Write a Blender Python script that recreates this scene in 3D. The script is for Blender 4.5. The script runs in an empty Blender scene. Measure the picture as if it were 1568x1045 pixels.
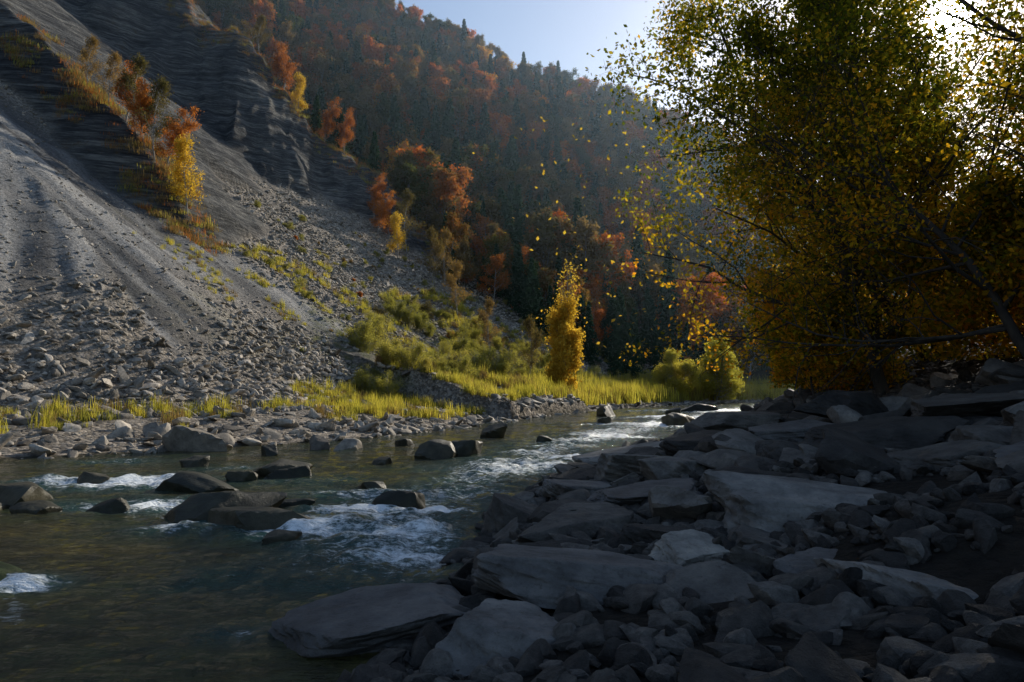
import bpy, math, random, bmesh
import numpy as np
from mathutils import Vector, Matrix
scene=bpy.context.scene
rng=np.random.default_rng(7)
az=math.radians(33.6); el=math.radians(25.2)
S=Vector((math.cos(el)*math.sin(az),math.cos(el)*math.cos(az),math.sin(el)))

# ---------------------------------------------------------------- noise
TAB=np.random.default_rng(1).random((8,256,256))
def vn(x,y,k=0):
    xf=np.floor(x); yf=np.floor(y)
    xi=xf.astype(np.int64); yi=yf.astype(np.int64)
    fx=x-xf; fy=y-yf; fx=fx*fx*(3-2*fx); fy=fy*fy*(3-2*fy)
    T=TAB[k%8]
    a=T[xi&255,yi&255]; b=T[(xi+1)&255,yi&255]; c=T[xi&255,(yi+1)&255]; d=T[(xi+1)&255,(yi+1)&255]
    return ((a*(1-fx)+b*fx)*(1-fy)+(c*(1-fx)+d*fx)*fy)*2-1
def fbm(x,y,o=4,k=0):
    s=0;a=1.0
    for i in range(o):
        s=s+a*vn(x*2**i+17.3*i,y*2**i+31.7*i,k+i); a*=.5
    return s
def sm(x,a,b):
    t=np.clip((x-a)/(b-a),0,1); return t*t*(3-2*t)

# ---------------------------------------------------------------- mesh helper
def mesh_np(name,V,F,smooth=True,mats=(),mi=None,fattr=None,vattr=None):
    V=np.asarray(V,dtype=np.float32); F=np.asarray(F,dtype=np.int32)
    me=bpy.data.meshes.new(name)
    me.vertices.add(len(V)); me.vertices.foreach_set("co",V.ravel())
    k=F.shape[1]
    me.loops.add(F.size); me.loops.foreach_set("vertex_index",F.ravel())
    me.polygons.add(len(F)); me.polygons.foreach_set("loop_start",np.arange(0,F.size,k,dtype=np.int32))
    if mi is not None: me.polygons.foreach_set("material_index",np.asarray(mi,dtype=np.int32))
    me.update(calc_edges=True)
    me.polygons.foreach_set("use_smooth",np.full(len(F),smooth))
    for m in mats: me.materials.append(m)
    if fattr:
        for n,a in fattr.items():
            at=me.attributes.new(n,'FLOAT','FACE'); at.data.foreach_set("value",np.asarray(a,dtype=np.float32))
    if vattr:
        for n,a in vattr.items():
            at=me.attributes.new(n,'FLOAT','POINT'); at.data.foreach_set("value",np.asarray(a,dtype=np.float32))
    return me
def add_obj(name,me,loc=(0,0,0),rot=(0,0,0),scale=(1,1,1),coll=None):
    o=bpy.data.objects.new(name,me); o.location=loc; o.rotation_euler=rot; o.scale=scale
    (coll or scene.collection).objects.link(o); return o

# ---------------------------------------------------------------- material helper
class NT:
    def __init__(s,name):
        s.m=bpy.data.materials.new(name); s.m.use_nodes=True; s.t=s.m.node_tree; s.t.nodes.clear()
        s.out=s.t.nodes.new('ShaderNodeOutputMaterial')
    def n(s,typ,ins=None,**kw):
        nd=s.t.nodes.new('ShaderNode'+typ)
        for k,v in kw.items(): setattr(nd,k,v)
        if ins:
            for k,v in ins.items():
                so=nd.inputs[k]
                if isinstance(v,bpy.types.NodeSocket): s.t.links.new(v,so)
                else: so.default_value=v
        return nd
    def math(s,op,a,b=0.0,clamp=False):
        return s.n('Math',{0:a,1:b},operation=op,use_clamp=clamp).outputs[0]
    def mix(s,f,a,b,bt='MIX'):
        nd=s.n('MixRGB',{0:f,1:a,2:b},blend_type=bt); return nd.outputs[0]
    def ramp(s,f,stops,interp='LINEAR'):
        nd=s.n('ValToRGB',{0:f}); cr=nd.color_ramp; cr.interpolation=interp
        while len(cr.elements)<len(stops): cr.elements.new(.5)
        for e,(p,c) in zip(cr.elements,stops):
            e.position=p; e.color=(*c,1) if len(c)==3 else c
        return nd.outputs[0]
    def attr(s,name): return s.n('Attribute',attribute_name=name).outputs['Fac']
    def noise(s,vec,scale,detail=4,rough=.6):
        return s.n('TexNoise',{'Vector':vec,'Scale':scale,'Detail':detail,'Roughness':rough}).outputs[0]
    def mapv(s,vec,scale,rot=(0,0,0)):
        return s.n('Mapping',{'Vector':vec,'Scale':scale,'Rotation':rot}).outputs[0]
    def link(s,a,b): s.t.links.new(a,b)

def leaf_mat(name,stops,trans=.55,obj=0.6,lv=.4,ns=0.0,gain=1.0):
    M=NT(name)
    f=M.math('MULTIPLY',M.attr('lv'),lv)
    f=M.math('ADD',f,M.math('MULTIPLY',M.n('ObjectInfo').outputs['Random'],obj))
    if ns:
        g=M.n('NewGeometry').outputs['Position']
        f=M.math('ADD',f,M.math('MULTIPLY',M.math('SUBTRACT',M.noise(g,.05,2),.5),ns))
    c=M.ramp(f,stops)
    d=M.n('BsdfDiffuse',{'Color':c})
    t=M.n('BsdfTranslucent',{'Color':M.mix(1.0,c,(1.5*gain,1.4*gain,.8*gain,1),'MULTIPLY')})
    mx=M.n('MixShader',{0:trans,1:d.outputs[0],2:t.outputs[0]})
    M.link(mx.outputs[0],M.out.inputs[0]); return M.m

def bark_mat(name,c1,c2,sc=6):
    M=NT(name); g=M.n('TexCoord').outputs['Object']
    n=M.noise(M.mapv(g,(1,1,.3)),sc)
    c=M.ramp(n,[(.3,c1),(.7,c2)])
    b=M.n('Bump',{'Height':n,'Strength':.5,'Distance':.03})
    p=M.n('BsdfPrincipled',{'Base Color':c,'Roughness':.9,'Normal':b.outputs[0]})
    M.link(p.outputs[0],M.out.inputs[0]); return M.m

def stone_mat(name,stops,bs=.4,rough=.75,sc=3.0,dist=.04,layer=0.0,spec=.3):
    M=NT(name); g=M.n('TexCoord').outputs['Object']; w=M.n('NewGeometry').outputs['Position']
    n=M.noise(g,sc,8,.70); n2=M.noise(w,sc*.5,3,.5); n3=M.noise(g,sc*7,5,.7)
    f=M.math('ADD',M.math('MULTIPLY',n2,.45),M.math('MULTIPLY',M.n('ObjectInfo').outputs['Random'],.6))
    c=M.ramp(f,stops)
    c=M.mix(.9,c,M.ramp(n,[(.28,(.30,.28,.26)),(.5,(.95,.93,.9)),(.72,(1.7,1.62,1.5))]),'MULTIPLY')
    c=M.mix(M.ramp(n3,[(.56,(0,0,0)),(.7,(.6,.6,.6))]),c,(.035,.03,.02,1))
    h=M.math('ADD',n,M.math('MULTIPLY',n3,.4))
    if layer:
        ly=M.noise(M.mapv(g,(.8,.8,8)),sc,5,.7); h=M.math('ADD',h,M.math('MULTIPLY',ly,layer))
        c=M.mix(.3,c,M.ramp(ly,[(.35,(.5,.5,.5)),(.6,(1.2,1.2,1.2))]),'MULTIPLY')
    b=M.n('Bump',{'Height':h,'Strength':bs,'Distance':dist})
    p=M.n('BsdfPrincipled',{'Base Color':c,'Roughness':rough,'Normal':b.outputs[0]}); p.inputs['Specular IOR Level'].default_value=spec
    M.link(p.outputs[0],M.out.inputs[0]); return M.m

# ---------------------------------------------------------------- scatter by geometry nodes
def scatter(name,P,rot,scl,idx,objs):
    coll=bpy.data.collections.new(name+"_source")
    for i,me in enumerate(objs):
        add_obj(name+"_variant_%02d"%i,me,coll=coll)
    P=np.asarray(P,dtype=np.float32); n=len(P)
    me=bpy.data.meshes.new(name); me.vertices.add(n); me.vertices.foreach_set("co",P.ravel())
    a=me.attributes.new('rot','FLOAT_VECTOR','POINT'); a.data.foreach_set("vector",np.asarray(rot,dtype=np.float32).ravel())
    scl=np.asarray(scl,dtype=np.float32)
    if scl.ndim==1: scl=np.repeat(scl[:,None],3,1)
    a=me.attributes.new('scl','FLOAT_VECTOR','POINT'); a.data.foreach_set("vector",scl.ravel())
    a=me.attributes.new('idx','INT','POINT'); a.data.foreach_set("value",np.asarray(idx,dtype=np.int32))
    o=add_obj(name,me)
    ng=bpy.data.node_groups.new(name+"_gn",'GeometryNodeTree')
    ng.interface.new_socket('Geometry',in_out='INPUT',socket_type='NodeSocketGeometry')
    ng.interface.new_socket('Geometry',in_out='OUTPUT',socket_type='NodeSocketGeometry')
    N=ng.nodes; gi=N.new('NodeGroupInput'); go=N.new('NodeGroupOutput')
    iop=N.new('GeometryNodeInstanceOnPoints'); ci=N.new('GeometryNodeCollectionInfo')
    ci.inputs['Collection'].default_value=coll; ci.inputs['Separate Children'].default_value=True; ci.inputs['Reset Children'].default_value=True
    def na(nm,t):
        q=N.new('GeometryNodeInputNamedAttribute'); q.data_type=t; q.inputs['Name'].default_value=nm
        return q.outputs['Attribute']
    L=ng.links
    L.new(gi.outputs[0],iop.inputs['Points']); L.new(ci.outputs[0],iop.inputs['Instance'])
    iop.inputs['Pick Instance'].default_value=True
    L.new(na('idx','INT'),iop.inputs['Instance Index'])
    L.new(na('rot','FLOAT_VECTOR'),iop.inputs['Rotation'])
    L.new(na('scl','FLOAT_VECTOR'),iop.inputs['Scale'])
    L.new(iop.outputs[0],go.inputs[0])
    md=o.modifiers.new('scatter','NODES'); md.node_group=ng
    return o

# ---------------------------------------------------------------- terrain definition
def smooth_poly(P,n=6):
    P=np.array(P,float); out=[]
    for i in range(len(P)-1):
        p0=P[max(i-1,0)];p1=P[i];p2=P[i+1];p3=P[min(i+2,len(P)-1)]
        for t in np.linspace(0,1,n,endpoint=False):
            out.append(.5*((2*p1)+(-p0+p2)*t+(2*p0-5*p1+4*p2-p3)*t*t+(-p0+3*p1-3*p2+p3)*t**3))
    out.append(P[-1]); return np.array(out)
LB=smooth_poly([(-160,-250),(-60,-70),(-30,-12),(-18.5,8),(-13,15.6),(-8.9,19.4),(-4.5,25),(.6,39),(6.5,53),(13.6,66),(22,77),(34,88),(60,100),(110,115),(400,170)],4)
RB=smooth_poly([(-200,-320),(-15,-40),(-3,-10),(-1.2,0),(-.6,3.9),(-.35,6.2),(.5,10.8),(1.8,15.4),(4.6,20),(8.8,28),(14.5,42),(23,59),(42,80),(80,93),(130,104),(410,150)],4)
C1=[(-95,85,85),(-60,66,50),(-41.3,55,32.5),(-36,52,28.2),(-31.3,50,23.8),(-27.1,48.5,19.6),(-24,47,15.6),(-21,45.8,11.0),(-19,45,7)]
C2=[(-150,140,160),(-80,106,92),(-46.8,97,57),(-36.8,95,47.5),(-27.6,95,39),(-20.3,95,33),(-13.1,94,25.6),(-5,93,16),(0,92,9)]
C3=[(-300,260,300),(-90,215,152),(-37,210,114),(-1,210,97),(23,210,87),(47,210,78),(84,215,64),(150,230,45),(400,300,60)]
def nearest(P,x,y):
    best=np.full(x.shape,1e9); sgn=np.ones(x.shape); val=np.zeros(x.shape); s0=0
    P=np.array(P,float)
    for i in range(len(P)-1):
        a=P[i];b=P[i+1]; dx,dy=b[0]-a[0],b[1]-a[1]; l2=dx*dx+dy*dy; l=math.sqrt(l2)
        t=np.clip(((x-a[0])*dx+(y-a[1])*dy)/l2,0,1)
        ex=x-(a[0]+t*dx); ey=y-(a[1]+t*dy); d=np.sqrt(ex*ex+ey*ey)
        cr=dx*(y-a[1])-dy*(x-a[0])
        m=d<best-1e-9
        best=np.where(m,d,best); sgn=np.where(m,np.where(cr>=0,1,-1),sgn)
        v=(a[2]+t*(b[2]-a[2])) if P.shape[1]==3 else s0+t*l
        val=np.where(m,v,val); s0+=l
    return best,sgn,val
def ridge(C,x,y,front,back):
    d,s,z=nearest(C,x,y)
    return z-d*np.where(s<0,front,back)
def finef(x,y,sl,f):
    return sm(f+4*fbm(sl*.12,f*.05,3,7),6,12)*(1-sm(y,45,50))
def terrain(x,y,full=False):
    x=np.asarray(x,float); y=np.asarray(y,float)
    d,s,sl=nearest(LB,x,y); dl=d*s
    d,s,sr=nearest(RB,x,y); dr=-d*s
    f=dl-5
    k=.68+(.3-.68)*sm(y,96,130)
    n1=fbm(x*.08,y*.08,4,1); n2=fbm(x*.6,y*.6,4,2)
    fp=np.where(f>4,f-2,np.where(f>0,f*f/8,0))+0
    zs=.02+.14*np.clip(dl,0,5)+fp*k*1.03+sm(f,3,15)*(n1*.4)+.10*n2*sm(dl,0,3)
    rib=fbm(sl*.55+n1*.6,f*.03,4,3)
    zs=zs+.28*rib*sm(f,2,10)
    zs=np.minimum(zs,200)
    cn=fbm(x*.12,y*.12,6,4)
    gl=np.abs(fbm(x*.30+y*.12,y*.05-x*.03,4,6))
    z1=ridge(C1,x,y,1.35,.28)+cn*.8
    g2=fbm(x*.16,y*.05,4,5)
    z2=ridge(C2,x,y,1.0,.35)+cn*1.8+g2*1.8-gl*1.6+.5
    z3=ridge(C3,x,y,.85,.3)+fbm(x*.02,y*.02,4,6)*5
    zl=np.maximum(np.maximum(zs,z1),np.maximum(z2,z3))
    strat=fbm(zl*.9+x*.35,x*.10+y*.08,4,2)
    cl=np.clip(np.maximum(z1,z2)-zs,-1,1)
    cliff=sm(cl,-.6,.6)*(z3<np.maximum(z1,z2))*(1-sm(x,-13,-5))
    zl=zl+(strat*.25+n2*.12)*cliff
    slp=.17+(.42-.17)*sm(y,13,24)
    zr=.05+np.minimum(dr,7)*slp+np.maximum(dr-7,0)*.42
    zr=np.where(zr>7,7+(zr-7)*.10,zr)+.12*n2*sm(dr,0,2)+n1*.3*sm(dr,3,8)
    ins=np.minimum(-dl,-dr)
    bed=-.55*sm(ins,0,2.0)+n2*.06
    z=np.where(dl>0,zl,np.where(dr>0,zr,bed))
    if full:
        forest=sm(z3-np.maximum(zs,np.maximum(z1,z2)),-1,2)+sm(y,92,100)*(cliff<.3)+sm(y,78,84)*sm(x,-12,-6)
        forest=np.clip(forest,0,1)*(dl>8)
        return z,dl,dr,sl,cliff,forest,z1,z2,z3,zs
    return z
def H(x,y): return float(terrain(np.array([x]),np.array([y]))[0])

def axis(parts):
    out=[]
    for a,b,st in parts: out.append(np.arange(a,b,st))
    return np.concatenate(out+[np.array([parts[-1][1]])])
xs=axis([(-900,-200,50),(-200,-75,4),(-75,-40,.5),(-40,30,.24),(30,60,.7),(60,200,3),(200,900,50)])
ys=axis([(-400,-40,30),(-40,0,2),(0,60,.24),(60,110,.4),(110,260,2),(260,1200,40)])
X,Y=np.meshgrid(xs,ys); shp=X.shape
z,dl,dr,sl,cliff,forest,z1,z2,z3,zs=terrain(X.ravel(),Y.ravel(),True)
V=np.stack([X.ravel(),Y.ravel(),z],1)
ii=np.arange(shp[0]*shp[1]).reshape(shp)
F=np.stack([ii[:-1,:-1],ii[:-1,1:],ii[1:,1:],ii[1:,:-1]],-1).reshape(-1,4)
xx,yy=X.ravel(),Y.ravel()
f=dl-5
green=sm(yy,28,45)*(1-sm(yy,75,95))*sm(fbm(xx*.12,yy*.12,3,6)+.9-np.abs(f-6)/12,.2,.9)*(dl>3)
fine=finef(xx,yy,sl,f)
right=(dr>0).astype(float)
fur=fbm(sl*.9+.5*fbm(xx*.2,yy*.2,2,1),f*.09,6,5)
va={'cliff':cliff,'forest':forest,'green':green,'fine':fine,'right':right,'fur':fur*.5+.5,'under':(z<0.03).astype(float)}

M=NT('hillside_ground'); w=M.n('NewGeometry').outputs['Position']
n_big=M.noise(w,.12,5); n_mid=M.noise(w,1.2,6,.7); n_f=M.noise(w,6,6,.75)
vor=M.n('TexVoronoi',{'Vector':w,'Scale':3.2,'Randomness':1.0}); vor2=M.n('TexVoronoi',{'Vector':w,'Scale':9.0})
vc=M.n('SeparateColor',{0:vor2.outputs['Color']}).outputs[0]
scree=M.ramp(vc,[(0,(.11,.098,.082)),(.5,(.25,.225,.19)),(1,(.46,.415,.36))])
scree=M.mix(.7,scree,M.ramp(n_mid,[(.3,(.5,.47,.45)),(.7,(1.35,1.28,1.2))]),'MULTIPLY')
finec=M.mix(.9,M.ramp(n_f,[(.35,(.13,.13,.13)),(.65,(.38,.375,.365))]),M.ramp(M.attr('fur'),[(.2,(.38,.38,.39)),(.5,(.85,.85,.85)),(.72,(1.4,1.38,1.35))]),'MULTIPLY')
c=M.mix(M.attr('fine'),scree,finec)
grc=M.ramp(n_f,[(.3,(.07,.075,.02)),(.6,(.15,.155,.04)),(.8,(.19,.155,.06))])
gm=M.math('MULTIPLY',M.attr('green'),M.ramp(n_mid,[(.42,(0,0,0)),(.6,(1,1,1))]))
c=M.mix(gm,c,grc)
st1=M.noise(M.mapv(w,(.10,.10,1.6),(.30,.42,0)),1.0,9,.75)
st2=M.noise(M.mapv(w,(.6,.6,5.0),(.30,.42,0)),1.0,7,.75)
stt=M.math('ADD',M.math('MULTIPLY',st1,.5),M.math('MULTIPLY',st2,.5))
clc=M.ramp(stt,[(.41,(.035,.037,.042)),(.5,(.10,.104,.11)),(.59,(.28,.28,.27))])
clc=M.mix(.8,clc,M.ramp(n_big,[(.38,(.45,.47,.5)),(.62,(1.25,1.2,1.1))]),'MULTIPLY')
clg=M.math('MULTIPLY',M.ramp(n_mid,[(.55,(0,0,0)),(.68,(1,1,1))]),M.ramp(n_big,[(.5,(0,0,0)),(.62,(.8,.8,.8))]))
clc=M.mix(clg,clc,(.12,.075,.03,1))
c=M.mix(M.attr('cliff'),c,clc)
fo=M.ramp(n_mid,[(.3,(.02,.025,.012)),(.7,(.06,.045,.02))])
c=M.mix(M.attr('forest'),c,fo)
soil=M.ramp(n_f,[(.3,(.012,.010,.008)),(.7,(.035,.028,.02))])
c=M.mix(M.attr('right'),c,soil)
c=M.mix(M.attr('under'),c,(.05,.045,.03,1))
h=M.math('ADD',M.math('MULTIPLY',vor.outputs['Distance'],-.5),M.math('ADD',M.math('MULTIPLY',n_f,.4),M.math('MULTIPLY',vor2.outputs['Distance'],-.25)))
h=M.n('Mix',{0:M.attr('fine'),2:h,3:M.math('MULTIPLY',n_f,.8)}).outputs[0]
h=M.math('ADD',h,M.math('MULTIPLY',M.math('MULTIPLY',stt,M.attr('cliff')),4.2))
b=M.n('Bump',{'Height':h,'Strength':.95,'Distance':.38})
p=M.n('BsdfPrincipled',{'Base Color':c,'Roughness':.92,'Normal':b.outputs[0]}); p.inputs['Specular IOR Level'].default_value=.2
M.link(p.outputs[0],M.out.inputs[0])
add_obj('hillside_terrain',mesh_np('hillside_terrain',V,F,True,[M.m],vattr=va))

# ---------------------------------------------------------------- river
yw=np.concatenate([np.arange(-60,1,2.0),1+np.cumsum(.03*np.exp(np.linspace(0,3.6,420)))])
yw=yw[yw<130]; us=np.linspace(-1,1,620)
us=np.sign(us)*np.abs(us)**1.15
YW=np.repeat(yw[:,None],len(us),1); XW=us[None,:]*(np.maximum(yw,0)[:,None]*.95+14)+0
x=XW.ravel(); y=YW.ravel()
cl_=smooth_poly([(-2.0,4),(-1.5,6.5),(-1.6,9.5),(-.6,13),(1.0,18),(3.8,26),(9.5,37),(17,51),(27,70)],5)
dc,_,_=nearest(cl_,x,y)
rapid=.82*np.exp(-(dc/(1.1+.045*y))**2)*sm(y,4.2,7)
for (fx,fy,fr,fa) in [(-6.9,12.4,1.0,1.1),(-5.3,10.1,.7,1.15),(-4.0,8.4,.5,1.25),(-2.6,8.4,.7,1.25),(-2.15,9.6,.6,1.35),(-1.1,9.5,.5,1.35),(-1.4,8.0,.9,1.15),(-1.1,7.2,.7,1.15),(1.9,17,1.2,1.2),(-.8,12.7,.8,1.),(.64,18.7,1.1,1.),(6.7,32,2.6,1.2),(16,51,5,1.3),(10.4,39.5,3,1.2),(-4.35,6.1,.3,1.15),(-1.9,4.9,.3,.7),(1.2,14.8,.9,1.05),(-8.2,12.6,.6,.9),(-4.2,10.2,.6,.9),(3.6,24,1.6,1.1),(-2.2,11.2,1.0,.9),(-3.4,12.6,.8,.75),(-9,16,.8,.7),(-6,14.4,.7,.7)]:
    rapid=np.maximum(rapid,fa*np.exp(-(((x-fx)/(fr*1.6))**2+((y-fy)/fr)**2)))
rapid=rapid+.18*fbm(x*.6,y*1.0,4,4)*sm(rapid,.05,.3)
rc=np.clip(rapid,0,1)
amp=.012+.085*rc
zz=amp*(fbm(x*1.1+y*.25,y*2.2,3,1))+amp*.7*np.abs(fbm(x*3,y*4.5,3,2))+.012*fbm(x*2,y*5,2,3)
V=np.stack([x,y,zz],1); shp=XW.shape; ii=np.arange(shp[0]*shp[1]).reshape(shp)
F=np.stack([ii[:-1,:-1],ii[:-1,1:],ii[1:,1:],ii[1:,:-1]],-1).reshape(-1,4)
M=NT('river_water'); w=M.n('NewGeometry').outputs['Position']
rp=M.attr('rapid')
nb=M.noise(M.mapv(w,(.35,.8,1)),.8,4)
vb=M.noise(M.mapv(w,(1,1.2,1)),3.2,5,.7)
c=M.ramp(nb,[(.35,(.060,.046,.012)),(.6,(.030,.038,.014))])
c=M.mix(.8,c,M.ramp(vb,[(.3,(.3,.3,.3)),(.7,(1.7,1.7,1.6))]),'MULTIPLY')
c=M.mix(M.math('MULTIPLY',rp,1.1,True),c,(.014,.060,.060,1))
n1=M.noise(M.mapv(w,(1.0,2.2,1)),2.2,6,.65); n2=M.noise(M.mapv(w,(1,1.8,1)),9,4,.6)
h=M.math('ADD',M.math('MULTIPLY',n1,.7),M.math('MULTIPLY',n2,.25))
b=M.n('Bump',{'Height':h,'Strength':.8,'Distance':.24})
p=M.n('BsdfPrincipled',{'Base Color':c,'Roughness':.05,'IOR':1.33,'Normal':b.outputs[0]})
fn=M.noise(M.mapv(w,(1,2.1,1)),5.0,10,.84)
fm=M.math('ADD',fn,M.math('MULTIPLY',rp,.36))
fm=M.ramp(fm,[(.77,(0,0,0)),(.92,(1,1,1))])
fo=M.n('BsdfPrincipled',{'Base Color':(.85,.9,.93,1),'Roughness':.5,'Normal':b.outputs[0]})
mx=M.n('MixShader',{0:fm,1:p.outputs[0],2:fo.outputs[0]})
M.link(mx.outputs[0],M.out.inputs[0])
add_obj('river_water',mesh_np('river_water',V,F,True,[M.m],vattr={'rapid':rapid}))

# ---------------------------------------------------------------- rocks
def ico(sub):
    bm=bmesh.new(); bmesh.ops.create_icosphere(bm,subdivisions=sub,radius=1)
    V=np.array([v.co[:] for v in bm.verts]); F=np.array([[v.index for v in f.verts] for f in bm.faces]); bm.free(); return V,F
ICO={s:ico(s) for s in (3,4,6)}
def rock(name,seed,sub,dims,mat,extra=7,q=26,nz=.02,jit=.22,side=.6,ang=.55,lay=0.0):
    r=np.random.default_rng(seed); U,F=ICO[sub]
    Ns=[];D=[]
    for a in range(3):
        for s in (-1,1):
            n=np.zeros(3); n[a]=s; n+=r.normal(size=3)*jit*(.5 if a==2 else 1); n/=np.linalg.norm(n); Ns.append(n); D.append(r.uniform(.8,1.0))
    for i in range(extra):
        n=r.normal(size=3); n[2]*=side; n/=np.linalg.norm(n); Ns.append(n); D.append(r.uniform(.82,1.12))
    Ns=np.array(Ns);D=np.array(D)
    T=np.clip(U@Ns.T,0,None)/D
    R=(T**q).sum(1)**(-1/q)
    V=U*R[:,None]
    o=seed*3.7
    nzv=fbm(V[:,0]*1.5+o+V[:,2],V[:,1]*1.5+V[:,2]*.8,4,seed%8)
    if sub>=5: nzv=nzv+.6*fbm(V[:,0]*5+o+V[:,2]*4,V[:,1]*5-V[:,2]*3,4,(seed+1)%8)
    V=V+U*nzv[:,None]*nz
    if lay:
        l=vn(V[:,2]*5+o,V[:,2]*0+V[:,0]*.7+o,2)+.5*vn(V[:,2]*11+o,V[:,1]*1.2,3)
        V[:,:2]*=(1+lay*l)[:,None]
    V=V*np.array(dims)/2
    me=mesh_np(name,V,F,True,[mat]); me.set_sharp_from_angle(angle=ang); return me
m_slab=stone_mat('grey_sandstone',[(.25,(.075,.074,.076)),(.5,(.125,.122,.12)),(.75,(.20,.195,.185))],bs=.9,sc=2.6,dist=.05,rough=.65,layer=.12,spec=.3)
m_bstone=stone_mat('dark_bank_stone',[(.15,(.020,.020,.020)),(.35,(.052,.049,.046)),(.6,(.105,.098,.09)),(.9,(.19,.182,.17))],bs=.9,sc=2.8,dist=.06,rough=.7,spec=.25)
m_bank=stone_mat('bank_stone',[(.15,(.09,.08,.07)),(.5,(.25,.225,.19)),(.85,(.46,.42,.36))],bs=.5,sc=3)
m_dark=stone_mat('wet_river_stone',[(.3,(.02,.022,.014)),(.7,(.055,.052,.035))],bs=.7,rough=.5)
m_scr=stone_mat('scree_stone',[(.15,(.10,.088,.075)),(.5,(.25,.225,.19)),(.85,(.46,.415,.36))],bs=.4,sc=4)

hero=[('long_stone_slab',(.50,5.15,.30),(1.8,.75,.36),(-.12,.07,-.10)),
('flat_stone_slab',(-1.0,5.0,.04),(1.5,.95,.34),(.05,-.12,.25)),
('stone_block',(-.02,4.25,.10),(.85,.7,.50),(.1,.15,.35)),
('stone_block',(-.42,3.55,0),(.5,.45,.34),(.1,.1,.6)),
('large_boulder',(3.2,6.6,.38),(2.7,1.5,.85),(-.05,.05,-.12)),
('stone_block',(.75,7.2,.18),(1.15,.8,.52),(0,.05,.1)),
('flat_stone_slab',(1.7,8.6,.38),(1.7,1.0,.28),(.05,-.05,.2)),
('stone_block',(2.75,3.95,.34),(1.25,.8,.46),(-.05,.20,-.2)),
('rounded_boulder',(1.62,4.0,.22),(.48,.5,.6),(.1,.1,.2)),
('tilted_stone_slab',(1.35,4.6,.30),(.62,.85,.2),(.35,-.3,.3)),
('pale_stone',(1.45,5.6,.36),(.62,.45,.24),(.1,0,.3)),
('flat_stone_slab',(2.4,14.0,.30),(2.4,1.3,.42),(.02,-.12,.1)),
('rounded_boulder',(3.85,9.6,.68),(.95,.8,.6),(0,.1,.3)),
('stone_block',(5.7,8.0,.95),(1.1,.9,.6),(.1,.1,.2)),
('flat_stone_slab',(1.78,3.3,.24),(.8,.6,.18),(.05,.05,.1)),
('pointed_stone',(.02,8.1,.14),(.6,.5,.5),(.2,.5,.3)),
('flat_stone_slab',(5.2,9.4,1.05),(1.9,1.1,.36),(.05,-.12,.15)),
('stone_block',(2.3,9.7,.5),(.9,.8,.45),(0,.1,.4)),
('stone_block',(1.9,10.8,.45),(1.3,.9,.5),(0,.1,-.2)),
('flat_stone_slab',(3.3,12.0,.7),(1.6,1.1,.45),(.1,-.1,.3)),
('stone_block',(3.5,5.1,.40),(.9,.7,.42),(.1,0,.5)),
('stone_block',(.75,4.3,.05),(.8,.6,.35),(.1,0,.2)),
('stone_block',(4.5,5.4,.66),(1.1,.8,.5),(.1,.1,-.3)),
('flat_stone_slab',(4.8,7.6,.88),(1.4,1.0,.35),(0,-.15,.1)),
('stone_block',(2.1,5.9,.32),(.6,.6,.35),(.2,0,.9)),
('stone_block',(1.35,6.4,.25),(.8,.6,.4),(.1,.1,.5)),
('mossy_stone',(-4.95,6.3,.0),(1.0,.7,.26),(0,.1,0)),
('tilted_stone_slab',(2.25,4.85,.36),(.95,.7,.30),(.18,-.12,.5)),
('flat_stone_slab',(3.75,4.3,.58),(1.1,.8,.26),(-.05,.12,.2)),
('stone_block',(1.0,3.65,.10),(.65,.5,.32),(.1,-.1,.8)),
('flat_stone_slab',(5.6,6.5,1.0),(1.6,1.0,.34),(.05,-.1,-.2)),
('flat_stone_slab',(4.5,11.0,.95),(1.7,1.1,.4),(.08,-.05,.3)),
('flat_stone_slab',(6.9,10.5,1.35),(1.7,1.2,.45),(.05,-.1,.1)),
('stone_block',(2.9,8.1,.55),(1.1,.8,.4),(.12,.1,-.3)),
('flat_stone_slab',(.95,9.7,.25),(1.1,.8,.3),(.05,.1,.3)),
('flat_stone_slab',(4.6,14.2,.95),(1.9,1.2,.5),(.1,-.05,-.1)),
('stone_block',(6.3,12.9,1.35),(1.5,1.1,.6),(.1,.1,.3)),
('stone_block',(.35,6.2,.12),(.8,.55,.36),(.1,-.1,-.4)),
]
HM={'pale':stone_mat('pale_sandstone',[(.2,(.18,.175,.165)),(.8,(.28,.27,.245))],bs=.8,sc=2.6,dist=.05,layer=.1),
    'moss':stone_mat('mossy_rock',[(.2,(.02,.035,.008)),(.8,(.05,.06,.015))],bs=.8)}
for i,(nm,l,d,r) in enumerate(hero):
    rd='round' in nm
    me=rock(nm,100+i,6,d,HM.get(nm[:4],m_slab if i in (0,1,2,6,7,11,4,22,27,30,34,31) else m_bstone),extra=6 if 'long' in nm else (12 if rd else 8),q=9 if rd else 50,nz=.05,jit=.10 if 'long' in nm else .26,side=.35 if 'slab' in nm else .8,ang=.5,lay=.01 if rd else .022)
    add_obj(nm,me,l,r)
def hero_clear(px,py,s):
    k=np.ones(len(px),bool)
    for nm,l,d,r in hero:
        cx,cy=px-l[0],py-l[1]; ca,sa=math.cos(-r[2]),math.sin(-r[2])
        u=cx*ca-cy*sa; v=cx*sa+cy*ca
        k&=~((np.abs(u)<d[0]*.44+s*.2)&(v<d[1]*.45+s*.1)&(v>-d[1]*.45-s*.28))
    return k
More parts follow.
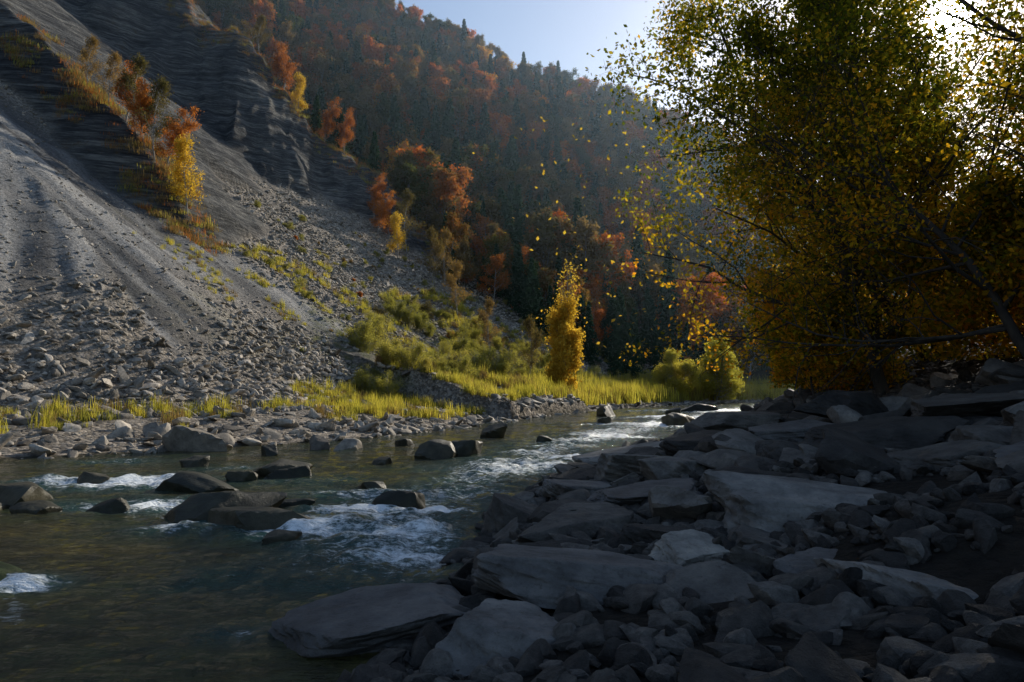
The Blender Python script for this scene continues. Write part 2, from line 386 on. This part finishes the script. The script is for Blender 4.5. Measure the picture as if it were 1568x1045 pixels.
river_rocks=[(-7.5,10.4,1.1,.32),(-6.6,9.6,.6,.15),(-8.7,19,1.3,.6),(-5.4,11.8,1.2,.22),(-4.6,13.7,1.0,.28),(-4.2,13.4,.7,.2),(-3.95,9.2,1.1,.36),(-3.2,8.7,1.0,.24),(-1.85,17,1.0,.45),(-1.3,17.6,.9,.4),(-.7,24,.9,.45),(-1.6,9.9,.75,.26),(5.7,42,1.2,.8),(7.7,32,1.4,.55),(13.8,50,2.4,.6),(-5.4,19.3,.6,.35),(-4.6,19.5,.7,.3),(-6.9,15.,.5,.2),(-5.6,9.7,.5,.14),(-7.6,12.5,.5,.2),(1.,22,.5,.2),(-3.2,20.5,.6,.25),(-6.2,17.6,.5,.2),(4.5,33,.7,.3),(-2.4,12.0,.4,.1),(10.5,45,1.0,.4),(-3.2,9.9,.4,.12),(-2.6,7.9,.35,.1),(-8.2,11,.5,.15),(-5,12.9,.5,.14),(-2.9,15.5,.45,.15),(-7.3,9.7,.35,.1)]
rs=random.Random(3)
for i,(a,b_,s,hh) in enumerate(river_rocks):
    me=rock('river_boulder',200+i,4,(s,s*.75,hh*2),m_bank if i in (2,15,16) else m_dark,extra=9,q=30,nz=.06,jit=.4,side=1.3,ang=.45)
    add_obj('river_boulder',me,(a,b_,0),(rs.uniform(-.1,.1),rs.uniform(-.15,.15),rs.uniform(-.6,.6)))

def rockset(pfx,mat,base,n=8,sub=3,flat=(.4,.75),q=20):
    r=random.Random(base); return [rock(pfx,base+i,sub,(1,r.uniform(.55,.95),r.uniform(*flat)),mat,extra=8,q=q,nz=.05,jit=.38,side=.8,ang=.45,lay=.02) for i in range(n)]
def rnd_rot(n,tilt):
    return np.stack([rng.normal(0,tilt,n),rng.normal(0,tilt,n),rng.uniform(0,6.28,n)],1)
n=12000; px=rng.uniform(-2,30,n); py=rng.uniform(1.5,60,n)
t=terrain(px,py,True); dr_=t[2]
s=.18+.85*rng.random(n)**2.8
keep=(dr_>-.4)&(dr_<np.where(py<16,9.5,4.5))&(np.hypot(px,py)>2.5)&((py<24)|(rng.random(n)<.5))&hero_clear(px,py,s)
px,py,s,zt,dr_=px[keep],py[keep],s[keep],t[0][keep],dr_[keep]
near=np.hypot(px,py)<4.6; s=np.where(near|(dr_<.1),np.minimum(s,.42),s)
scatter('river_bank_boulders',np.stack([px,py,zt+s*.08],1),rnd_rot(len(px),.28),s,rng.integers(0,12,len(px)),rockset('bank_boulder',m_bstone,300,12,4,(.26,.5),34))
n=26000; px=rng.uniform(-1.5,12,n); py=rng.uniform(2.0,24,n); t=terrain(px,py,True); s=.05+.22*rng.random(n)**2.2
k=(t[2]>-.3)&(t[2]<9.5)&(np.hypot(px,py)>1.8)&(hero_clear(px,py,-.5*np.ones(n))); px,py,zt,s=px[k],py[k],t[0][k],s[k]
scatter('river_bank_cobbles',np.stack([px,py,zt+s*.15],1),rnd_rot(len(px),.4),s,rng.integers(0,8,len(px)),rockset('bank_cobble',m_bstone,320,8,3))
n=60000; px=rng.uniform(-45,40,n); py=rng.uniform(4,95,n); t=terrain(px,py,True)
k=(t[1]>-1.2)&(t[1]<7)&(rng.random(n)<np.where(t[1]<2.8,1,.45)); px,py,zt,d_=px[k],py[k],t[0][k],t[1][k]
s=(.09+.58*rng.random(len(px))**3.6)
s=np.where(d_<-.1,np.minimum(s,.4),s)
scatter('left_bank_stones',np.stack([px,py,zt+s*.08],1),rnd_rot(len(px),.35),s,rng.integers(0,8,len(px)),rockset('left_bank_stone',m_bank,340,8,3,(.3,.6)))
n=180000; px=rng.uniform(-55,20,n); py=rng.uniform(12,92,n); t=terrain(px,py,True)
f_=t[1]-5; dens=np.clip(.9-f_/35+.5*fbm(px*.12,py*.12,3,2),.08,1); ff=finef(px,py,t[3],f_)
dens=np.where(py>47,np.clip(dens+.3,0,1),dens)*(1-.6*ff)
k=(f_>0)&(f_<45)&(t[4]<.3)&(rng.random(n)<dens)&(px>-.85*py); px,py,zt,f_,ff=px[k],py[k],t[0][k],f_[k],ff[k]
s=.08+.36*rng.random(len(px))**3.2+.20*(1-sm(f_,2,13))*rng.random(len(px))**1.5; s*=(1-.5*ff)
scatter('scree_stones',np.stack([px,py,zt+s*.08],1),rnd_rot(len(px),.5),s,rng.integers(0,8,len(px)),rockset('scree_stone',m_scr,360,8,3,(.35,.65)))

# ---------------------------------------------------------------- trees
def tube(path,rad,k):
    n=len(path); T=np.gradient(path,axis=0); T/=np.linalg.norm(T,axis=1)[:,None]+1e-9
    ref=np.array([1.,0,0]) if abs(T[0,2])>.8 else np.array([0,0,1.])
    U=np.cross(T,ref); U/=np.linalg.norm(U,axis=1)[:,None]+1e-9; W=np.cross(T,U)
    a=np.arange(k)*2*math.pi/k
    ring=path[:,None]+rad[:,None,None]*(np.cos(a)[None,:,None]*U[:,None]+np.sin(a)[None,:,None]*W[:,None])
    i=np.arange(n-1)[:,None]*k; j=np.arange(k)[None,:]; j2=(j+1)%k
    F=np.stack([i+j,i+j2,i+k+j2,i+k+j],-1).reshape(-1,4)
    return ring.reshape(-1,3),F
def leaves(C,size,r,asp=.6):
    n=len(C); u=r.normal(size=(n,3)); u/=np.linalg.norm(u,axis=1)[:,None]; v=np.cross(u,r.normal(size=(n,3))); v/=np.linalg.norm(v,axis=1)[:,None]
    s=size*r.uniform(.6,1.3,n)[:,None]; nn=np.cross(u,v)
    V=np.stack([C-u*s,C+v*s*asp+nn*s*.2,C+u*s,C-v*s*asp+nn*s*.2],1).reshape(-1,3)
    return V,np.arange(n*4).reshape(-1,4)
CROWN={}; WOOD={}
def build_tree(name,seed,Ht,mats,trunk_r=.18,n1=16,n2=9,n3=5,l1=.42,l2=.45,l3=.45,ang=(50,80),start=.15,up=.04,lean=(0,0),leaf=.10,per=5,spread=.22,top_thin=0.0,conic=0.0,stems=1,wob=.09,droop=0.0,lvbias=0.0,lowgold=0.0,clump=-.55):
    R=np.random.default_rng(seed); VV=[];FF=[];MI=[];LV=[]; off=0; anchors=[]; wood=[]
    def perp(d):
        q=np.cross(d,R.normal(size=3)); return q/(np.linalg.norm(q)+1e-9)
    def branch(p0,d,L,r0,lvl):
        nonlocal off
        n=[9,7,5,4][min(lvl,3)]; P=[p0]; d=d/np.linalg.norm(d)
        st=L/(n-1)
        for i in range(n-1):
            d=d+R.normal(size=3)*wob*(1+lvl*.5)+np.array([0,0,up if lvl else .05])-np.array([0,0,droop*(lvl>0)])
            d/=np.linalg.norm(d); P.append(P[-1]+d*st)
        P=np.array(P); rad=np.linspace(r0,r0*(.25 if lvl else .2),n)
        if lvl<=1:
            for q in np.linspace(0,n-1.01,20): i=int(q); wood.append(P[i]+(P[i+1]-P[i])*(q-i))
        v,f=tube(P,rad,[8,6,4,3][min(lvl,3)]); VV.append(v);FF.append(f+off);MI.append(np.zeros(len(f),int));LV.append(np.zeros(len(f))); off+=len(v)
        nc=[n1,n2,n3,0][lvl] if lvl<4 else 0
        for c in range(nc):
            t=start+(1-start)*((c+R.random())/nc) if lvl==0 else .15+.85*((c+R.random())/nc)
            q=t*(n-1); i=min(int(q),n-2); p=P[i]+(P[i+1]-P[i])*(q-i); dd=P[i+1]-P[i]; dd/=np.linalg.norm(dd)
            a=math.radians(R.uniform(*ang))*(1-.35*t if lvl==0 else .75)
            cd=dd*math.cos(a)+perp(dd)*math.sin(a)
            if lvl==0: Lc=Ht*l1*(1-conic*t)*(.45+.55*math.sin(math.pi*min(1,(.22+.78*t)**.8)) if not conic else 1)*R.uniform(.7,1.15)
            else: Lc=L*[0,l2,l3][lvl]*(1.15-.55*t)*R.uniform(.7,1.2)
            branch(p,cd,Lc,max(.006,rad[i]*(.5 if lvl==0 else .55)),lvl+1)
        if lvl>=2 or (n3==0 and lvl>=1) :
            for q in np.linspace(.3,1,4 if lvl==2 else 3):
                i=min(int(q*(n-1)),n-2); anchors.append(P[i]+(P[i+1]-P[i])*(q*(n-1)-i))
    for sidx in range(stems):
        d0=np.array([lean[0]+R.normal()*.12*(stems>1)*2,lean[1]+R.normal()*.12*(stems>1)*2,1.0])
        branch(np.array([R.normal()*.2*(stems>1),R.normal()*.2*(stems>1),-.3]),d0,Ht*(1 if sidx==0 else R.uniform(.6,.95)),trunk_r*(1 if sidx==0 else .7),0)
    A=np.array(anchors)
    if top_thin:
        A=A[R.random(len(A))>top_thin*sm(A[:,2]/Ht,.55,.85)]
    cn=fbm(A[:,0]*.8+A[:,2]*.5,A[:,1]*.8+A[:,2]*.7,2,seed%8); A=A[cn>clump]
    C=np.repeat(A,per,0)+R.normal(size=(len(A)*per,3))*spread
    C=C[C[:,2]>.15]; CROWN[name+str(seed)]=C; WOOD[name+str(seed)]=np.array(wood)
    v,f=leaves(C,leaf,R); VV.append(v);FF.append(f+off);MI.append(np.ones(len(f),int))
    lv=R.random(len(f))*.75+.25*(fbm(C[:,0]*.5,C[:,1]*.5+C[:,2]*.5,2,2)*.5+.5)+lvbias
    if lowgold: lv=lv*(1-.45*lowgold)+.55*lowgold*(1-sm(C[:,2]/Ht,.15,.6))
    LV.append(np.clip(lv,0,1))
    return mesh_np(name,np.concatenate(VV),np.concatenate(FF),True,mats,np.concatenate(MI),fattr={'lv':np.concatenate(LV)})
def conifer(name,seed,Ht,mats,leaf=.25):
    R=np.random.default_rng(seed); P=np.array([[0,0,-.3],[0,0,Ht*.5],[0,0,Ht]]); v,f=tube(P,np.array([.16,.09,.02]),6)
    Cs=[]
    for i in range(34):
        t=.1+.9*i/34; zc=Ht*t; L=Ht*.20*(1.02-t)*R.uniform(.8,1.15)+.1
        for j in range(9):
            a=R.uniform(0,6.28)
            for q in np.linspace(.15,1,6):
                Cs.append([math.cos(a)*L*q,math.sin(a)*L*q,zc-L*q*.35])
    C=np.array(Cs); C+=R.normal(size=C.shape)*.07
    lv,lf=leaves(C,leaf,R,.5)
    return mesh_np(name,np.concatenate([v,lv]),np.concatenate([f,lf+len(v)]),True,mats,np.r_[np.zeros(len(f)),np.ones(len(lf))].astype(int),fattr={'lv':np.r_[np.zeros(len(f)),R.random(len(lf))]})

b_dark=bark_mat('dark_bark',(.02,.017,.013),(.06,.05,.04)); b_grey=bark_mat('grey_bark',(.14,.13,.12),(.36,.34,.31))
GR_Y=[(0,(.035,.055,.008)),(.3,(.08,.10,.012)),(.55,(.24,.20,.018)),(.8,(.52,.31,.02)),(1,(.52,.20,.02))]
m_l1=leaf_mat('riverside_tree_leaf',GR_Y,.68,0.0,1.0,gain=1.25)
m_for=leaf_mat('autumn_forest_leaf',[(0,(.04,.06,.02)),(.3,(.09,.10,.03)),(.46,(.18,.11,.04)),(.62,(.34,.12,.035)),(.78,(.48,.13,.03)),(1,(.52,.33,.05))],.45,.75,.25,.9)
m_brown=leaf_mat('brown_forest_leaf',[(0,(.08,.085,.04)),(.5,(.17,.12,.055)),(1,(.32,.21,.09))],.4,.7,.3,.3)
m_con=leaf_mat('conifer_needles',[(0,(.02,.05,.03)),(1,(.045,.085,.04))],.15,.6,.4)
m_or=leaf_mat('orange_leaf',[(0,(.18,.085,.04)),(.5,(.36,.13,.045)),(1,(.46,.20,.06))],.5,.5,.5)
m_ye=leaf_mat('yellow_leaf',[(0,(.36,.25,.04)),(.5,(.57,.39,.06)),(1,(.62,.48,.10))],.5,.2,.8)
m_wil=leaf_mat('willow_leaf',[(0,(.14,.15,.045)),(.5,(.25,.25,.07)),(.85,(.36,.32,.10)),(1,(.40,.23,.07))],.58,.5,.5,gain=1.1)
m_gra=leaf_mat('grass_blade',[(0,(.19,.20,.045)),(.5,(.36,.34,.065)),(1,(.48,.40,.11))],.6,.5,.5,gain=1.1)
m_dry=leaf_mat('dry_grass_blade',[(0,(.13,.11,.055)),(.5,(.23,.16,.075)),(1,(.31,.24,.12))],.4,.5,.5)

def place_tree(nm,me,x,y,rz=0,s=1):
    return add_obj(nm,me,(x,y,H(x,y)-.05),(0,0,rz),(s,s,s))
tA=build_tree('riverside_tree',11,14,[b_dark,m_l1],.17,22,10,6,l1=.44,leaf=.068,per=6,lean=(-.14,-.05),start=.07,stems=2,spread=.2,lowgold=.9,clump=-.38)
tB=build_tree('riverside_tree',12,13,[b_dark,m_l1],.16,22,10,6,l1=.46,leaf=.055,per=5,lean=(-.12,.02),start=.08,stems=2,spread=.2,lowgold=.2,clump=-.22)
tC=build_tree('riverside_tree',13,12,[b_dark,m_l1],.15,18,10,5,l1=.42,leaf=.07,per=5,lean=(-.06,-.04),start=.05,stems=2,spread=.24,lowgold=.5,clump=-.22)
# turn each crown so that one of its natural gaps lies toward the sun
def best_turn(key,x,y,s,base):
    C=CROWN[key]*s; Wd=WOOD[key]*s; z0=H(x,y); best=None; sv=np.array(S)
    for i in range(25):
        a=base+(i-12)*.25; R=np.array([[math.cos(a),-math.sin(a),0],[math.sin(a),math.cos(a),0],[0,0,1]])
        def dist(P):
            Q=P@R.T+np.array([x,y,z0-1.7]); tt=Q@sv; return np.linalg.norm(Q-tt[:,None]*sv,axis=1)/np.maximum(tt,.1)
        dd=dist(C); dw=dist(Wd)
        n_=(dd<.010).sum()*3+(dd<.022).sum()+25*(dw<.02).sum()
        if best is None or n_<best[0]: best=(n_,a)
    print('turn',key,best); return best[1]
for (nm,me,key,x_,y_,rz,s) in [('alder_tree',tA,'riverside_tree11',9.3,17.5,0,1.0),('alder_tree',tB,'riverside_tree12',9.4,11.6,0,.95),('alder_tree',tC,'riverside_tree13',13.0,21,.5,1.1),('alder_tree',tC,'riverside_tree13',15.5,28,1.2,1.1),('alder_tree',tA,'riverside_tree11',19.5,35,2.2,1.0),('alder_tree',tB,'riverside_tree12',13.2,11.5,.6,1.05),('alder_tree',tC,'riverside_tree13',14.0,16.2,2.6,1.1)]:
    place_tree(nm,me,x_,y_,rz if x_==9.3 else best_turn(key,x_,y_,s,rz),s)
sh=build_tree('riverside_shrub',21,4.2,[b_dark,m_l1],.05,10,7,4,l1=.5,leaf=.065,per=5,start=.05,stems=4,spread=.18,lvbias=.05,lowgold=.35)
for (x_,y_,rz,s) in [(8.6,18.5,0,.85),(10.2,21.5,1,.9),(12.3,26,2,1.0),(11,14.5,3,1.0),(15.2,32,.7,1.0),(11.2,11.5,2.4,1.0),(19.4,41,1.7,1.0),(13.2,12,4,1.2),(10.2,9.8,5,.9)]:
    place_tree('riverside_shrub',sh,x_,y_,rz,s)

birch=build_tree('yellow_birch_tree',31,11,[b_grey,m_ye],.11,52,7,3,l1=.22,l2=.5,ang=(25,50),start=.03,leaf=.11,per=8,spread=.24,top_thin=.98,up=.07,conic=.35,wob=.015,clump=-2)
place_tree('birch_tree',birch,4.4,58,0,1.0)
rnd_y=build_tree('round_willow_tree',32,6,[b_grey,m_gra],.12,18,8,4,l1=.42,leaf=.10,per=5,start=.1,stems=3,spread=.25,clump=-.35)
place_tree('willow_tree',rnd_y,23.8,81,0,1.1); place_tree('willow_tree',rnd_y,17.8,78,1,.85)
orange=build_tree('orange_beech_tree',33,6,[b_grey,m_or],.09,20,7,4,l1=.32,leaf=.07,per=4,start=.15,spread=.2,ang=(35,60),clump=-.3)
yel=build_tree('yellow_larch_tree',34,6,[b_grey,m_ye],.08,26,6,3,l1=.24,leaf=.07,per=3,start=.2,conic=.4,spread=.2,ang=(40,65),clump=-.3)
bare=build_tree('bare_tree',35,6,[b_grey,m_brown],.07,18,8,4,l1=.32,leaf=.06,per=2,start=.25,ang=(30,50),spread=.15)
pine=conifer('spruce_tree',36,8,[b_dark,m_con],.22)
for (nm,me,x_,y_,s) in [('orange_beech_tree',orange,-28.6,49.3,.85),('orange_beech_tree',orange,-26.8,48.6,.7),('bare_tree',bare,-30.5,50.4,.7),('bare_tree',bare,-25.6,48,1.0),('orange_beech_tree',orange,-24.9,48.1,.8),('larch_tree',yel,-22.6,46.8,.9),('bare_tree',bare,-32.5,51,.7),('bare_tree',bare,-27.6,49,.95),
  ('orange_beech_tree',orange,-33,96,1.35),('orange_beech_tree',orange,-27,96,1.1),('orange_beech_tree',orange,-24,95.5,1.0),('spruce_tree',pine,-28.5,97,.9),('spruce_tree',pine,-20,97,.9),('spruce_tree',pine,-25,97,.9),('larch_tree',yel,-31,96,1.0),('bare_tree',bare,-37,97,1.0),
  ('yellow_maple_tree',orange,-16.8,84,.9),('orange_beech_tree',orange,-15.6,86,.9),('yellow_maple_tree',yel,-13.5,80,.9),('bare_tree',bare,-13,84,1.3),('bare_tree',bare,-9,76,1.1),('bare_tree',bare,-7.5,78,1.2),('bare_tree',bare,-5.5,70,1.0),('bare_tree',bare,1.5,62,1.0),('bare_tree',bare,-2,64,.9),('orange_beech_tree',orange,-18.3,89,.9)]:
    place_tree(nm,me,x_,y_,rs.uniform(0,6),s)

fv=[build_tree('forest_beech',41,11,[b_grey,m_for],.14,16,8,3,l1=.36,leaf=.20,per=4,start=.2,spread=.35,clump=-.35),
    build_tree('forest_oak',42,11,[b_grey,m_for],.14,16,8,3,l1=.40,leaf=.20,per=4,start=.2,spread=.35,clump=-.35),
    build_tree('forest_bare',43,11,[b_grey,m_brown],.14,22,8,4,l1=.30,leaf=.13,per=3,start=.2,ang=(25,45),spread=.3),
    build_tree('forest_hornbeam',44,10,[b_grey,m_brown],.14,16,8,3,l1=.40,leaf=.2,per=4,start=.2,spread=.35),
    conifer('forest_spruce',45,13,[b_dark,m_con],.33),conifer('forest_fir',46,16,[b_dark,m_con],.33)]
n=24000; px=rng.uniform(-90,190,n); py=rng.uniform(80,245,n); t=terrain(px,py,True)
k=(t[5]>.5)&(t[1]>9)&(rng.random(n)<.32)&(px>-.55*py+5); px,py,zt=px[k],py[k],t[0][k]
m=len(px); hi=sm(zt,45,85)*(1-.4*sm(px,0,60)); q=rng.random(m)+.40*fbm(px*.035,py*.035,3,3)
idx=np.where(q<.34-.15*hi,4,np.where(q<.46-.2*hi,5,np.where(q<.76,rng.integers(0,2,m),np.where(q<.90,3,2))))
scatter('distant_forest',np.stack([px,py,zt-.3],1),np.stack([rng.normal(0,.03,m),rng.normal(0,.03,m),rng.uniform(0,6.28,m)],1),rng.uniform(.5,1.2,m)*np.where(zt>70,.85,1)*np.where(py<98,.6,1),idx,fv)
n=1500; px=rng.uniform(12,120,n); py=rng.uniform(2,95,n); t=terrain(px,py,True)
k=(t[2]>11)&(t[2]<34)&((py>40)|(px>.95*py+6))&(rng.random(n)<.5); px,py,zt=px[k],py[k],t[0][k]; m=len(px)
fv2=[build_tree('right_wood_alder',51,11,[b_dark,m_l1],.14,14,8,3,l1=.4,leaf=.15,per=4,start=.1,spread=.3),build_tree('right_wood_maple',52,11,[b_dark,m_l1],.14,14,8,3,l1=.42,leaf=.15,per=4,start=.1,spread=.3)]
scatter('right_bank_woodland',np.stack([px,py,zt-.2],1),np.stack([np.zeros(m),np.zeros(m),rng.uniform(0,6.28,m)],1),rng.uniform(.45,.75,m),rng.integers(0,2,m),fv2)

def shrubmesh(nm,seed,mat,h=2.4,leaf=.05,per=4): return build_tree(nm,seed,h,[b_grey,mat],.025,9,6,3,l1=.5,leaf=leaf,per=per,start=.05,stems=6,spread=.13,ang=(15,40),clump=-.35)
sv=[shrubmesh('willow_shrub',61,m_wil,2.4,.035,3),shrubmesh('willow_shrub_b',62,m_wil,2.8,.035,3),shrubmesh('dry_shrub',63,m_brown,2.0,.035,2),shrubmesh('orange_shrub',64,m_or,1.4)]
n=9000; px=rng.uniform(-25,45,n); py=rng.uniform(20,98,n); t=terrain(px,py,True); f_=t[1]-5
lim=1+np.clip(py-30,0,30)*.44
gr=fbm(px*.25,py*.25,3,5)
main=((f_>-.5)&(f_<lim)&(py>30)&(py<74)&(rng.random(n)<.50+.5*gr-.3*sm(f_/lim,.4,1)))|((f_>0)&(f_<4)&(py>=66)&(rng.random(n)<.4))
up_=((f_>8)&(f_<30)&(py>48)&(py<92)&(t[4]<.3)&(rng.random(n)<.09+.12*gr))
k=(main|up_)&(np.hypot(px-4.4,py-56)>2.2)
px,py,zt,f_,mn=px[k],py[k],t[0][k],f_[k],main[k]; m=len(px); print('shrubs',m)
q=rng.random(m); idx=np.where(q<.36,0,np.where(q<.72,1,np.where(q<.955,2,3)))
scatter('riverside_shrubs',np.stack([px,py,zt-.1],1),np.stack([np.zeros(m),np.zeros(m),rng.uniform(0,6.28,m)],1),(.28+.62*rng.random(m)**1.5)*np.where(mn,1,.42)*(.55+.45*sm(py,31,42)),idx,sv)

def tuft(nm,seed,mat,h=.6,n=70,w=.012,sp=.22):
    R=np.random.default_rng(seed); VV=[];FF=[];off=0
    for i in range(n):
        a=R.uniform(0,6.28); b0=np.array([R.normal()*sp,R.normal()*sp,0]); d=np.array([math.cos(a),math.sin(a),0]); s_=np.array([-d[1],d[0],0])*w
        hh=h*R.uniform(.4,1.3); l=R.uniform(.05,.6)*hh
        p1=b0+d*l*.3+np.array([0,0,hh*.55]); p2=b0+d*l+np.array([0,0,hh])
        VV+= [b0-s_,b0+s_,p1+s_*.8,p1-s_*.8,p2+s_*.15,p2-s_*.15]; FF+=[[off,off+1,off+2,off+3],[off+3,off+2,off+4,off+5]]; off+=6
    return mesh_np(nm,VV,FF,True,[mat],fattr={'lv':np.repeat(R.random(n),2)})
gv=[tuft('grass_tuft',71,m_gra,.5),tuft('grass_tuft_b',72,m_gra,.8,60),tuft('weed',73,m_wil,.5,60,.02),tuft('dry_weed_tuft',77,m_dry,.6,50,.015)]
n=110000; px=rng.uniform(-40,60,n); py=rng.uniform(8,110,n); t=terrain(px,py,True); d_=t[1]
gn=fbm(px*.35,py*.35,3,4)
k=((d_>2.6)&(d_<6.5)&(py<32)&(gn>.10-.55*sm(py,18,28)))|((d_>1.6)&(d_<8.5)&(py>=32)&(gn>-.7))|((d_>8)&(d_<24)&(py>38)&(py<90)&(gn>.30)&(t[4]<.3)&(rng.random(n)<.5))
k&=(rng.random(n)<np.where(py<30,.5,1))
px,py,zt,d_=px[k],py[k],t[0][k],d_[k]; m=len(px); print('grass',m)
scatter('bank_grass',np.stack([px,py,zt],1),np.stack([np.zeros(m),np.zeros(m),rng.uniform(0,6.28,m)],1),rng.uniform(.3,1.1,m)*(.75+1.3*sm(py,35,70))*np.where(d_>8.5,.5,1),rng.integers(0,4,m),gv)
dv=[tuft('dry_grass_tuft',74,m_dry,.5,50,.012,.3),tuft('dry_weed',75,m_or,.35,24,.015,.3),tuft('green_weed',76,m_wil,.4,50,.015,.3)]
n=60000; px=rng.uniform(-70,5,n); py=rng.uniform(43,100,n)
d1,s1,_=nearest(C1,px,py); d2,s2,_=nearest(C2,px,py); t=terrain(px,py,True)
g3=fbm(px*.5,py*.5,3,2)
k=(((d1*np.where(s1<0,1,.8)<2.2)&(px<-20)&(px>-42)&(g3>-.2)&(rng.random(n)<.75))|((d2<2.5)&(px<-8)&(rng.random(n)<.3)))
px,py,zt=px[k],py[k],t[0][k]; m=len(px); print('dry',m)
scatter('ridge_dry_grass',np.stack([px,py,zt],1),np.stack([np.zeros(m),np.zeros(m),rng.uniform(0,6.28,m)],1),rng.uniform(.4,1.1,m),rng.choice([0,0,0,1,1,2],m),dv)

R_=np.random.default_rng(5); v,f_=leaves(np.zeros((1,3)),1.0,R_,.65)
lm=mesh_np('single_leaf',v,f_,False,[m_ye],fattr={'lv':[.5]})
n=150; yy_=rng.uniform(11,36,n); px=yy_*rng.normal(.13,.075,n); pz=1.7+yy_*rng.uniform(.06,.42,n)
scatter('falling_leaves',np.stack([px,yy_,pz],1),rng.uniform(0,6.28,(n,3)),rng.uniform(.045,.075,n)*(.55+yy_/28),np.zeros(n),[lm])

# ---------------------------------------------------------------- haze in the valley
M=NT('valley_haze'); vs=M.n('VolumeScatter',{'Color':(.55,.76,1,1),'Density':.0006,'Anisotropy':.5})
M.link(vs.outputs[0],M.out.inputs['Volume'])
bm=bmesh.new(); bmesh.ops.create_cube(bm,size=1); me=bpy.data.meshes.new('valley_haze'); bm.to_mesh(me); bm.free(); me.materials.append(M.m)
add_obj('valley_haze',me,(50,160,50),(0,0,0),(260,180,110))

# ---------------------------------------------------------------- light
ld=bpy.data.lights.new('sun','SUN'); ld.energy=5.0; ld.angle=math.radians(.5); ld.color=(1,.93,.80)
lo=bpy.data.objects.new('sun',ld); lo.rotation_euler=S.to_track_quat('Z','Y').to_euler(); scene.collection.objects.link(lo)
wd=bpy.data.worlds.new('World'); scene.world=wd; wd.use_nodes=True; nt=wd.node_tree; nt.nodes.clear()
N=nt.nodes.new; out=N('ShaderNodeOutputWorld'); bg=N('ShaderNodeBackground'); sky=N('ShaderNodeTexSky')
sky.sky_type='NISHITA'; sky.sun_disc=False; sky.sun_elevation=el; sky.sun_rotation=az; sky.dust_density=.7; sky.air_density=1.0; sky.ozone_density=1.2
bg.inputs[1].default_value=.15; nt.links.new(sky.outputs[0],bg.inputs[0])
tc=N('ShaderNodeTexCoord'); nm=N('ShaderNodeVectorMath'); nm.operation='NORMALIZE'; dt=N('ShaderNodeVectorMath'); dt.operation='DOT_PRODUCT'; dt.inputs[1].default_value=S
nt.links.new(tc.outputs['Generated'],nm.inputs[0]); nt.links.new(nm.outputs[0],dt.inputs[0])
def powr(e,g):
    a=N('ShaderNodeMath'); a.operation='POWER'; a.inputs[1].default_value=e
    mxx=N('ShaderNodeMath'); mxx.operation='MAXIMUM'; mxx.inputs[1].default_value=0; nt.links.new(dt.outputs['Value'],mxx.inputs[0]); nt.links.new(mxx.outputs[0],a.inputs[0])
    b=N('ShaderNodeMath'); b.operation='MULTIPLY'; b.inputs[1].default_value=g; nt.links.new(a.outputs[0],b.inputs[0]); return b.outputs[0]
ad=N('ShaderNodeMath'); ad.operation='ADD'; nt.links.new(powr(300,1.0),ad.inputs[0]); nt.links.new(powr(6000,60),ad.inputs[1])
bg2=N('ShaderNodeBackground'); bg2.inputs[0].default_value=(1,.96,.88,1); nt.links.new(ad.outputs[0],bg2.inputs[1])
sh_=N('ShaderNodeAddShader'); nt.links.new(bg.outputs[0],sh_.inputs[0]); nt.links.new(bg2.outputs[0],sh_.inputs[1]); nt.links.new(sh_.outputs[0],out.inputs[0])

# ---------------------------------------------------------------- camera
cd=bpy.data.cameras.new('camera'); cd.lens=24; cd.sensor_width=36; cd.clip_end=3000; cd.clip_start=.05
co=bpy.data.objects.new('camera',cd); co.location=(0,0,1.7); co.rotation_euler=(math.radians(90+3.97),0,0)
scene.collection.objects.link(co); scene.camera=co
scene.view_settings.view_transform='Standard'; scene.view_settings.look='None'; scene.view_settings.exposure=0
